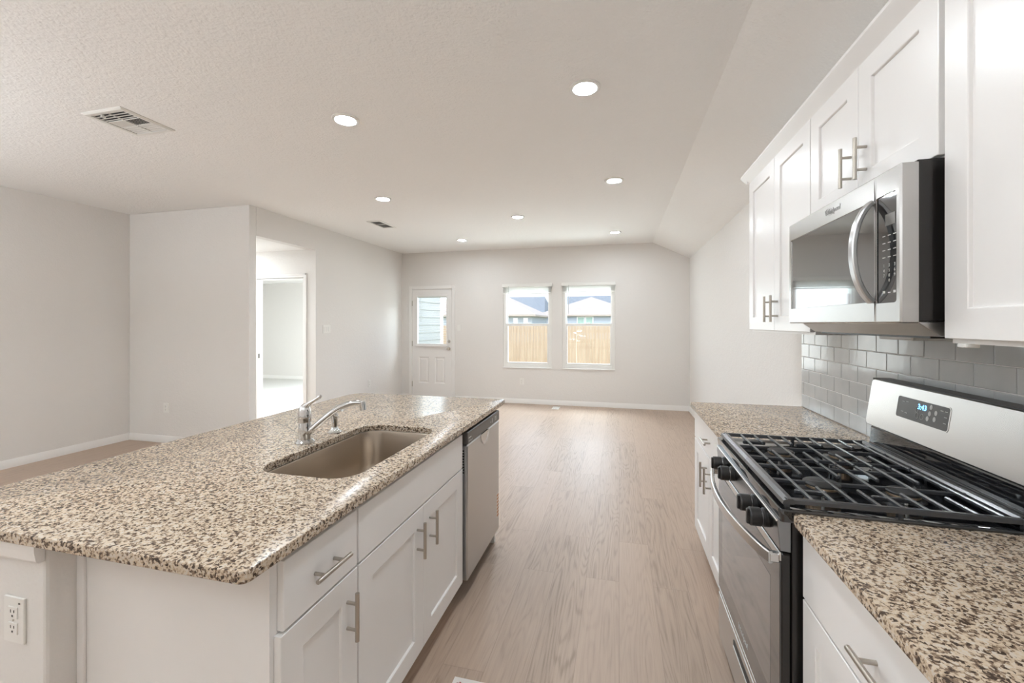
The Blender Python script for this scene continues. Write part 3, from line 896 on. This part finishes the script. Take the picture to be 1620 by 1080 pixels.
obj('kick_plate', MB().box(-.90, -.875, DY0, DY1, .006, .10), M['film'], dw, smooth=0, label='kick plate under blue film')
for y in (DY0+.06, DY1-.06):
    obj('levelling_foot', MB().cyl((-.93,y,0),(-.93,y,.10),.012,n=12), M['blackmatte'], dw)
pe = thing('island_end_panel', (-1.1, 2.685, 0), 'narrow white end panel beyond the dishwasher carrying the island countertop', 'panel')
obj('panel', MB().box(-1.404, -.790, 2.668, 2.70, 0, CB), M['cabinet'], pe, smooth=0, bevel=.001)

# countertop with sink cut-out
out_i = rrect(-1.918, -.756, .724, 2.823, (.03, .022, .022, .11), 8)
hole = rrect(-1.261, -.868, 1.235, 1.957, .092, 10)
ct = obj('island_countertop', slab(out_i, CB, CT, hole), M['granite'], None, smooth=30, origin=(-1.33, 1.77, CB))
setp(ct, 'speckled beige granite countertop of the island with the sink cut-out', 'countertop', 'granite countertops')

# undermount sink
sk = thing('kitchen_sink', (-1.065, 1.596, .66), 'stainless undermount sink set into the island countertop', 'sink')
bz = .672
prof = [(-.030, CB-.0012), (.004, CB-.0012), (.006, CB-.006), (.010, bz+.05), (.018, bz+.018), (.040, bz+.003), (.070, bz)]
bm = MB()
rs = [[(p[0],p[1],z) for p in (inset(hole, i) if True else hole)] for i, z in prof]
bm.rings(rs, caps=False)
b0 = len(bm.v); bm.v += rs[-1]; bm.f.append(tuple(range(b0, b0+len(rs[-1]))))
obj('bowl', bm, M['sink'], sk, smooth=50)
obj('drain', MB().lathe([(.055,.001),(.055,.004),(.042,.004),(.036,.0015),(.001,.0015)], (-1.065,1.60,bz), 32), M['chrome'], sk)

# faucet
fa = thing('faucet', (-1.329, 1.582, CT), 'chrome single-lever faucet behind the sink', 'faucet')
F = (-1.329, 1.582, CT)
obj('base_plate', MB().lathe([(.040,0),(.040,.006),(.034,.013),(.030,.016),(.001,.016)], F, 32), M['chrome'], fa)
obj('body', MB().lathe([(.0265,.012),(.0265,.088),(.0255,.092),(.0270,.096),(.0275,.118),(.0255,.138),(.0205,.156),(.012,.168),(.001,.172)], F, 36), M['chrome'], fa)
hd = MB().tube(bez((-1.333,1.580,1.050),(-1.322,1.580,1.088),(-1.288,1.583,1.090),(-1.250,1.586,1.121), 16),
               [.0215,.0205,.019,.017,.0148,.0128,.011,.0095,.0084,.0077,.0072,.007,.0068,.007,.0078,.0082,.006], 18)
obj('lever', hd, M['chrome'], fa)
tip = Vector((-1.095, 1.665, 1.055))
sp = bez((-1.312,1.588,.962), (-1.255,1.608,1.005), (-1.185,1.632,1.098), (-1.105,1.661,1.083), 22)
obj('spout', MB().tube(sp, [.0155-.0045*i/22 for i in range(23)], 20), M['chrome'], fa)
obj('aerator', MB().cyl((-1.098,1.6635,1.090),(-1.095,1.6645,1.052),.0125,.0135,20), M['chrome'], fa)
# side sprayer
sy = thing('side_sprayer', (-1.315, 1.765, CT), 'chrome side sprayer standing beyond the faucet', 'sprayer')
P = (-1.315, 1.765, CT)
obj('holder', MB().lathe([(.031,0),(.031,.004),(.024,.010),(.017,.018),(.015,.026),(.001,.026)], P, 28), M['chrome'], sy)
obj('grip', MB().lathe([(.0115,.024),(.0125,.040),(.0150,.070),(.0145,.088),(.0130,.098),(.001,.100)], P, 24), M['chrome'], sy)
obj('spray_head', MB().tube([(-1.322,1.764,CT+.092),(-1.313,1.766,CT+.106),(-1.296,1.770,CT+.116),(-1.278,1.774,CT+.114)], [.014,.0165,.0165,.0145], 18), M['chrome'], sy)

# paper on the floor
pp = thing('paper_sheet', (-.54, 1.49, 0), 'white sheet of paper with a red mark lying on the floor', 'paper')
obj('sheet', MB().box(-.646, -.43, 1.345, 1.622, .0005, .0015), M['paper'], pp, smooth=0)
ar = MB().box(-.628, -.604, 1.588, 1.596, .0015, .0019)
ar.add([(-.618,1.604,.0019),(-.600,1.592,.0019),(-.618,1.580,.0019)], [(0,1,2)])
obj('print', ar, M['redink'], pp, smooth=0, label='small red printed mark')

# ------------------------------------------------------------------ right run: base cabinets
RX = .480
def base_right(y0, y1, label, dh_y, doors, group='base cabinets along the right wall'):
    r = thing('base_cabinet', (.80, (y0+y1)/2, 0), label, 'cabinet', group)
    obj('cabinet_body', MB().box(RX+.020, XR_-.001, y0, y1, .10, CB), M['cabinet'], r, smooth=0)
    obj('toe_kick', MB().box(RX+.09, XR_-.001, y0+.002, y1-.002, 0, .10), M['cabinet'], r, smooth=0)
    d = obj('drawer', shaker(y0+.004, y1-.004, .698, .866, RX, -1, flat=True), M['cabinet'], r, smooth=0)
    pull(d, RX, -1, dh_y, .780, False)
    for a, b, h in doors:
        d = obj('door', shaker(a, b, .112, .691, RX, -1), M['cabinet'], r, smooth=0)
        pull(d, RX, -1, h, .578, True)
    return r
base_right(2.100, 3.005, 'white base cabinet between range and blank wall, drawer over two doors', 2.552, ((2.104,2.551,2.499),(2.554,3.001,2.607)))
base_right(.545, 1.310, 'white base cabinet in the near right corner, wide drawer over doors', .928, ((.549,.926,.874),(.929,1.306,.981)))

c1 = obj('right_countertop', slab(rrect(.4575, XR_-.001, 2.092, 3.035, (.004,.002,.002,.012), 4), CB, CT), M['granite'], None, smooth=30, origin=(.79, 2.56, CB))
setp(c1, 'speckled granite countertop beyond the range, ending at the blank wall', 'countertop', 'granite countertops')
c2 = obj('right_countertop', slab(rrect(.4575, XR_-.001, .530, 1.321, (.004,.002,.002,.022), 5), CB, CT), M['granite'], None, smooth=30, origin=(.79, .93, CB))
setp(c2, 'speckled granite countertop at lower right, on the near side of the range', 'countertop', 'granite countertops')

# tile backsplash
ts = thing('tile_backsplash', (XR_, 1.78, CT), 'grey subway-tile backsplash behind the range and under the upper cabinets', 'backsplash')
TX = XR_-.0092
obj('grout_bed', MB().box(TX+.0028, XR_-.0004, .53, 3.035, CT+.0005, 1.862), M['grout'], ts, smooth=0)
tl = MB()
tw, th_, g = .1536, .0783, .0030
row = 0
z = CT+.002
while z < 1.86:
    z1 = min(z+th_-g, 1.861)
    k = 0
    y = 3.0349 - (.0 if row % 2 == 0 else -.077)
    off = 2.8489 + (tw/2 if row % 2 == 0 else 0)
    y = off - 20*tw
    while y < 3.035:
        a, b = max(y+g/2, .532), min(y+tw-g/2, 3.0345)
        if b-a > .006:
            q = lambda i, xx: [(xx,a+i,z+i),(xx,b-i,z+i),(xx,b-i,z1-i),(xx,a+i,z1-i)]
            tl.rings([q(0,TX+.003), q(0,TX+.0014), q(.0012,TX+.0003), q(.0028,TX)])
        y += tw
    z += th_; row += 1
obj('tiles', tl, M['tile'], ts, smooth=0)

# ------------------------------------------------------------------ upper cabinets
UX = .804
def upper(y0, y1, z0, label, doors, hz, top=2.322):
    r = thing('wall_cabinet', (.96, (y0+y1)/2, z0), label, 'cabinet', 'white wall cabinets on the right')
    obj('cabinet_body', MB().box(UX+.020, XR_-.001, y0, y1, z0-.012, top+.03), M['cabinet'], r, smooth=0)
    for a, b, h in doors:
        d = obj('door', shaker(a, b, z0, top, UX, -1), M['cabinet'], r, smooth=0)
        if h: pull(d, UX, -1, h, hz, True)
    return r
upper(2.109, 3.008, 1.395, 'tall two-door white wall cabinet at the far end, beyond the microwave', ((2.113,2.5505,2.503),(2.5535,3.004,2.602)), 1.511)
upper(1.340, 2.107, 1.872, 'short two-door white wall cabinet above the microwave', ((1.345,1.7255,1.676),(1.7285,2.105,1.774)), 1.988)
u3 = upper(.560, 1.327, 1.395, 'white wall cabinet nearest the camera at the right edge', ((.564,.942,.895),(.945,1.323,None)), 1.511)
obj('hinge_bumper', MB().bbox(UX+.002, UX+.030, 1.255, 1.285, 1.374, 1.384, .002), M['white'], u3)
cr = MB().prism([(.830,2.322),(.806,2.322),(.800,2.330),(.778,2.350),(.768,2.362),(.765,2.366),(.765,2.377),(.830,2.377)], 'y', .56, 3.046)
cr.prism([(3.000,2.322),(3.012,2.322),(3.018,2.330),(3.040,2.350),(3.046,2.366),(3.046,2.377),(3.000,2.377)], 'x', .79, XR_-.001)
co = obj('crown_molding', cr, M['cabinet'], None, smooth=25, origin=(.8, 1.8, 2.35))
setp(co, 'white crown molding running along the top of the wall cabinets', 'molding')

# ------------------------------------------------------------------ over-the-range microwave
mw = thing('microwave', (.92, 1.73, 1.43), 'stainless over-the-range microwave with a curved handle', 'microwave')
MX, MY0, MY1, MZ0, MZ1, MS = .720, 1.341, 2.103, 1.434, 1.858, 1.456
obj('case', MB().box(MX+.040, XR_-.012, MY0+.004, MY1-.004, MZ0+.004, MZ1+.006), M['black'], mw, smooth=0, bevel=.003)
def mwfront(y0, y1, gy0, gy1, gz0, gz1, r):
    mb = MB()
    n = 6
    outer = rrect(y0, y1, MZ0, MZ1, .004, n); inner = rrect(gy0, gy1, gz0, gz1, r, n)
    ins = inset(outer, .004)
    mb.rings([[(MX+.040,p[0],p[1]) for p in outer], [(MX+.004,p[0],p[1]) for p in outer], [(MX,p[0],p[1]) for p in ins],
              [(MX,p[0],p[1]) for p in inner], [(MX+.006,p[0],p[1]) for p in inset(inner,.002)]], caps=False)
    return mb
dn = obj('door', mwfront(MS+.001, MY1, MS+.002, 2.083, 1.495, 1.790, .005), M['steelmw'], mw, smooth=25)
obj('door_glass', MB().box(MX+.003, MX+.036, MS+.003, 2.0825, 1.4955, 1.7895), M['mwglass'], dn, smooth=0, label='dark mirror-like door glass')
obj('logo', text_mb('Whirlpool', .026, (MX-.0002, 1.712, 1.826), (0,-1,0), (0,0,1), .0008, shear=.12), M['logo'], dn, smooth=0, label='small raised metal wordmark')
rg = []
for i in range(33):
    a = 2*pi*i/32; rg.append((MX-.0006, 1.735+.026*cos(a), 1.827+.012*sin(a)+.004*cos(a)))
obj('logo_ring', MB().tube(rg, .0007, 6), M['logo'], dn)
pn = obj('control_panel', mwfront(MY0, MS-.0005, 1.358, MS-.0015, 1.490, 1.792, .010), M['steelmw'], mw, smooth=25)
kp = obj('keypad', MB().box(MX+.003, MX+.034, 1.3585, MS-.002, 1.491, 1.791), M['glassblack'], mw, smooth=0, label='black glossy keypad')
obj('clock_display', MB().box(MX+.0020, MX+.0032, 1.368, 1.412, 1.704, 1.736), M['lcdgrey'], kp, smooth=0)
for i in range(3):
    for k in range(4):
        z0 = 1.676-k*.020
        obj('key_legend', MB().box(MX+.0022, MX+.0031, 1.419-i*.024-.006, 1.419-i*.024+.006, z0, z0+.0022), M['ink'], kp, smooth=0)
for k, rw in enumerate(('123','456','789',' 0 ')):
    for i, ch in enumerate(rw):
        if ch != ' ':
            obj('digit_key', text_mb(ch, .012, (MX+.0028, 1.419-i*.024, 1.594-k*.014), (0,-1,0), (0,0,1), .0004), M['ink'], kp, smooth=0)
for i in range(3):
    obj('key_legend', MB().box(MX+.0022, MX+.0031, 1.419-i*.024-.005, 1.419-i*.024+.005, 1.517, 1.524 if i != 1 else 1.520), M['ink'], kp, smooth=0)
hb = bez((MX-.002,1.470,1.786),(MX-.066,1.470,1.735),(MX-.066,1.470,1.555),(MX-.002,1.470,1.496), 28)
obj('handle', MB().sweep(hb, (0,1,0), .026, .014), M['steelv'], mw, smooth=40, label='bowed stainless handle')
ch = MB().prism([(MX+.044, MZ0+.004), (MX+.052, MZ0-.004), (MX+.095, 1.398), (1.085, 1.398), (1.085, MZ0+.004)], 'y', MY0+.012, MY1-.012)
obj('underside', ch, M['steelv'], mw, smooth=0, bevel=.002)
obj('vent_grille', MB().box(MX+.10, .92, MY0+.06, MY1-.06, 1.392, 1.398), M['blackmatte'], mw, smooth=0)
obj('cooktop_lamp', MB().bbox(.90, 1.02, 1.62, 1.80, 1.378, 1.392, .004), M['white'], mw)

# ------------------------------------------------------------------ gas range
rg_ = thing('gas_range', (.76, 1.71, 0), 'stainless and black gas range between the right countertops', 'range')
Y0, Y1 = 1.327, 2.087
YM = (Y0+Y1)/2
obj('range_body', MB().box(.462, 1.055, Y0, Y1, .03, .885), M['black'], rg_, smooth=0, bevel=.002)
for y in (Y0+.05, Y1-.05):
    for x in (.52, 1.0): obj('levelling_foot', MB().cyl((x,y,0),(x,y,.035),.016,n=14), M['blackmatte'], rg_)
# cooktop tray
q = lambda x0,x1,y0,y1,z,r: [(p[0],p[1],z) for p in rrect(x0,x1,y0,y1,r,5)]
tray = MB().rings([q(.432,1.05,Y0-.006,Y1+.006,.886,.01), q(.428,1.05,Y0-.008,Y1+.008,.9155,.012), q(.430,1.05,Y0-.006,Y1+.006,.9215,.011), q(.446,.992,Y0+.010,Y1-.010,.9225,.012), q(.462,.985,Y0+.026,Y1-.026,.9165,.02)])
obj('cooktop', tray, M['glassblack'], rg_, smooth=30)
# front: control panel, door, drawer
obj('control_panel', MB().prism([(.460,.800),(.4325,.803),(.4255,.882),(.428,.889),(.460,.889)], 'y', Y0+.001, Y1-.001), M['controlsteel'], rg_, smooth=0, bevel=.0015)
obj('panel_trim', MB().tube([(.4245,Y0+.002,.8865),(.4245,Y1-.002,.8865)], .0028, 8), M['steel'], rg_)
for y in (1.425, 1.530, 1.808, 1.930):
    kb = obj('burner_knob', MB().lathe([(.027,.0),(.027,-.010),(.022,-.014),(.001,-.014)], (.429,y,.852), 28, 'x'), M['blackmatte'], rg_)
    obj('knob_ring', MB().lathe([(.0185,-.013),(.0185,-.019),(.001,-.019)], (.429,y,.852), 24, 'x'), M['chrome'], kb)
    gp = MB().lathe([(.0265,-.018),(.0270,-.021),(.0265,-.046),(.024,-.049),(.001,-.049)], (.429,y,.852), 28, 'x')
    gp.bbox(.429-.056,.429-.04,y-.0065,y+.0065,.852-.022,.852+.022,.002)
    obj('grip', gp, M['blackmatte'], kb)
OX = .435
od = obj('oven_door', MB().bbox(OX+.001, .461, Y0+.003, Y1-.003, .243, .795, .004), M['black'], rg_)
obj('door_glass', MB().bbox(OX-.002, OX+.003, Y0+.005, Y1-.005, .262, .770, .0015), M['ovenglass'], od, label='dark reflective oven glass')
obj('inner_window', MB().box(OX-.0024, OX-.0019, Y0+.080, Y1-.075, .350, .690), mat('oven_window', (.075,.072,.070), .05, spec=.9, coat=1.0), od, smooth=0)
obj('lower_trim', MB().bbox(OX-.003, .461, Y0+.003, Y1-.003, .243, .262, .003), M['steel'], od)
obj('upper_trim', MB().bbox(OX-.003, OX+.003, Y0+.003, Y1-.003, .772, .797, .002), M['steel'], od)
obj('logo', text_mb('Whirlpool', .028, (OX-.0024, 1.695, .306), (0,-1,0), (0,0,1), .0004), M['ink'], od, smooth=0, label='pale printed wordmark')
hb = []
for i in range(29):
    s_ = i/28; y = Y0+.010 + (Y1-Y0-.020)*s_
    hb.append((.412 - .052*sin(pi*s_)**.8, y, .777))
obj('handle', MB().sweep(hb, (0,0,1), .034, .013), M['steel'], od, smooth=40, label='wide bowed stainless handle')
obj('handle_post', MB().bbox(.408, OX, Y0+.008, Y0+.030, .764, .790, .003), M['steel'], od)
obj('handle_post', MB().bbox(.408, OX, Y1-.030, Y1-.008, .764, .790, .003), M['steel'], od)
ww = obj('storage_drawer', MB().bbox(OX-.002, .461, Y0+.003, Y1-.003, .045, .236, .004), M['steel'], rg_)
obj('pull_slot', MB().prism(rrect(Y0+.13, Y1-.26, .170, .205, .012, 4), 'x', OX-.0032, OX+.002), M['slot'], ww, smooth=0)
obj('pull_lip', MB().bbox(OX-.006, OX+.002, Y0+.135, Y1-.265, .172, .182, .002), M['steel'], ww)
# burners
for bx, by, br_ in ((.610,1.520,.052),(.608,1.862,.046),(.812,1.868,.040),(.812,1.500,.044)):
    b_ = obj('burner', MB().lathe([(br_*1.2,0),(br_*1.15,.003),(br_*.86,.005),(br_*.82,.010),(.001,.010)], (bx,by,.9170), 36), M['burner'], rg_)
    th2 = MB().lathe([(br_*.84,.008),(br_*.86,.010),(br_*.86,.0145),(br_*.84,.016),(.001,.016)], (bx,by,.9170), 36)
    for k in range(28):
        a = 2*pi*k/28
        th2.cyl((bx+cos(a)*br_*.8, by+sin(a)*br_*.8, .9295), (bx+cos(a)*br_*.91, by+sin(a)*br_*.91, .9295), .0022, n=6)
    obj('flame_ports', th2, M['brass'], b_)
    obj('cap', MB().lathe([(br_*.88,.016),(br_*.95,.018),(br_*.95,.022),(br_*.88,.0245),(.001,.026)], (bx,by,.9170), 36), M['burner'], b_)
    obj('igniter', MB().cyl((bx-.02,by-br_*1.15,.917),(bx-.02,by-br_*1.15,.934),.004,n=10), M['white'], b_)
# grates
GZ = .947
def grate(y0, y1, name='grate'):
    mid = y0 if y0 > YM-.05 else y1      # the edge at the joint
    far = y1 if mid == y0 else y0
    sg = 1 if far > mid else -1
    mb = MB()
    def bar_y(x, a, b, w=.0095, z=GZ, h=.012): mb.bbox(x-w/2, x+w/2, min(a,b), max(a,b), z-h, z, .003)
    def bar_x(a, b, y, w=.010, z=GZ-.004, h=.014): mb.bbox(a, b, y-w/2, y+w/2, z-h, z, .003)
    # frame: front and back rails (wide, sloped), outer rail
    mb.prism([(.441,GZ-.016),(.444,GZ-.006),(.456,GZ),(.468,GZ-.001),(.472,GZ-.008),(.470,GZ-.016)], 'y', y0, y1)
    mb.prism([(.972,GZ-.016),(.970,GZ-.006),(.976,GZ),(.988,GZ),(.998,GZ-.004),(.999,GZ-.016)], 'y', y0, y1)
    mb.prism([(far,GZ-.014),(far-sg*.001,GZ-.004),(far-sg*.004,GZ),(far-sg*.012,GZ),(far-sg*.014,GZ-.014)], 'x', .450, .990)
    bar_x(.46, .985, mid+sg*.045); bar_x(.46, .985, mid+sg*.19)
    for k in range(9):
        x = .520 + k*.0531
        if k % 2 == 0:
            bar_y(x, mid+sg*.002, far-sg*.008)
        else:
            bar_y(x, mid+sg*.002, mid+sg*.135)
            bar_y(x, far-sg*.008, far-sg*.128)
    bar_x(.505, .590, far-sg*.10, z=GZ-.006); bar_x(.70, .80, far-sg*.10, z=GZ-.006)
    # feet
    for x in (.455, .72, .983):
        for y in (far-sg*.010, mid+sg*.012):
            mb.box(x-.006, x+.006, y-.006, y+.006, .9165, GZ-.008)
    return obj(name, mb, M['iron'], rg_, smooth=25)
grate(Y0+.008, YM-.001); grate(YM+.001, Y1-.008)
# backguard
def onplane(u0, v):   # point at height v on the leaning panel
    return .994 + (v-1.018)*(.026/.185) + u0
bg = MB()
ol = rrect(Y0+.002, Y1-.002, 1.018, 1.206, .018, 6)
ins_ = inset(ol, .004)
bg.rings([[(onplane(.055,p[1]),p[0],p[1]) for p in ol], [(onplane(.006,p[1]),p[0],p[1]) for p in ol], [(onplane(0,p[1]),p[0],p[1]) for p in ins_]])
bk = obj('backguard', bg, M['steel'], rg_, smooth=30)
obj('backguard_cap', MB().prism([(onplane(.003,1.206),1.2045),(onplane(.003,1.206),1.2085),(1.085,1.2085),(1.085,.90),(1.056,.90),(1.056,1.03)], 'y', Y0, Y1), M['blackmatte'], rg_, smooth=0, bevel=.002)
lo = MB().prism([(1.056,.915),(1.000,.926),(1.010,.945),(1.014,1.004),(1.018,1.012),(1.056,1.020)], 'y', Y0+.004, Y1-.004)
obj('lower_backguard', lo, M['glassblack'], rg_, smooth=0, bevel=.002)
vb = MB()
for i in range(4): vb.bbox(.996+i*.0045-.004, .998+i*.0045, Y0+.05, Y1-.05, .925+i*.005, .929+i*.005, .0008)
obj('oven_vent', vb, M['blackmatte'], rg_, smooth=0)
dp = rrect(1.640, 1.897, 1.090, 1.165, .008, 5)
fb = MB().rings([[(onplane(.004,p[1]),p[0],p[1]) for p in inset(dp,-.003)], [(onplane(-.0012,p[1]),p[0],p[1]) for p in inset(dp,-.003)], [(onplane(-.0012,p[1]),p[0],p[1]) for p in dp], [(onplane(.001,p[1]),p[0],p[1]) for p in dp]], caps=False)
obj('display_bezel', fb, M['steel'], rg_, smooth=0)
ds = obj('display', MB().rings([[(onplane(.003,p[1]),p[0],p[1]) for p in dp], [(onplane(-.0003,p[1]),p[0],p[1]) for p in dp]]), M['grey_plastic'], rg_, smooth=0, label='dark display with blue clock digits')
up_ = (.026, 0, .185)
def on(y, z, s=.0008): return (onplane(-s, z), y, z)
obj('clock_digits', text_mb('3:43', .026, on(1.767, 1.143), (0,-1,0), up_, .0002), M['lcdblue'], ds, smooth=0, label='blue 3:43')
def disc(y, z, rw, rh, n=18):
    bt = MB()
    for i in range(n):
        a = 2*pi*i/n
        yy, zz = y+rw*cos(a), z+rh*sin(a); bt.v.append((onplane(-.0009,zz), yy, zz))
    bt.f.append(tuple(range(n)))
    return bt
for y, z in ((1.725,1.152),(1.728,1.130),(1.700,1.137),(1.703,1.116),(1.735,1.112)):
    obj('touch_key', disc(y, z, .0065, .0085), M['ink'], ds, smooth=0)
for y, z in ((1.866,1.148),(1.866,1.112),(1.845,1.150),(1.845,1.110),(1.675,1.150),(1.656,1.150),(1.656,1.132),(1.656,1.113)):
    obj('key_legend', MB().box(onplane(-.0010,z), onplane(-.0004,z), y-.006, y+.006, z-.0012, z+.0012), M['ink'], ds, smooth=0)
for y, z in ((1.790,1.132),(1.786,1.112),(1.762,1.112)):
    rgk = [(onplane(-.0010, z+.0095*sin(2*pi*i/20)), y+.0075*cos(2*pi*i/20), z+.0095*sin(2*pi*i/20)) for i in range(21)]
    obj('key_outline', MB().tube(rgk, .0006, 5), M['ink'], ds, smooth=0)
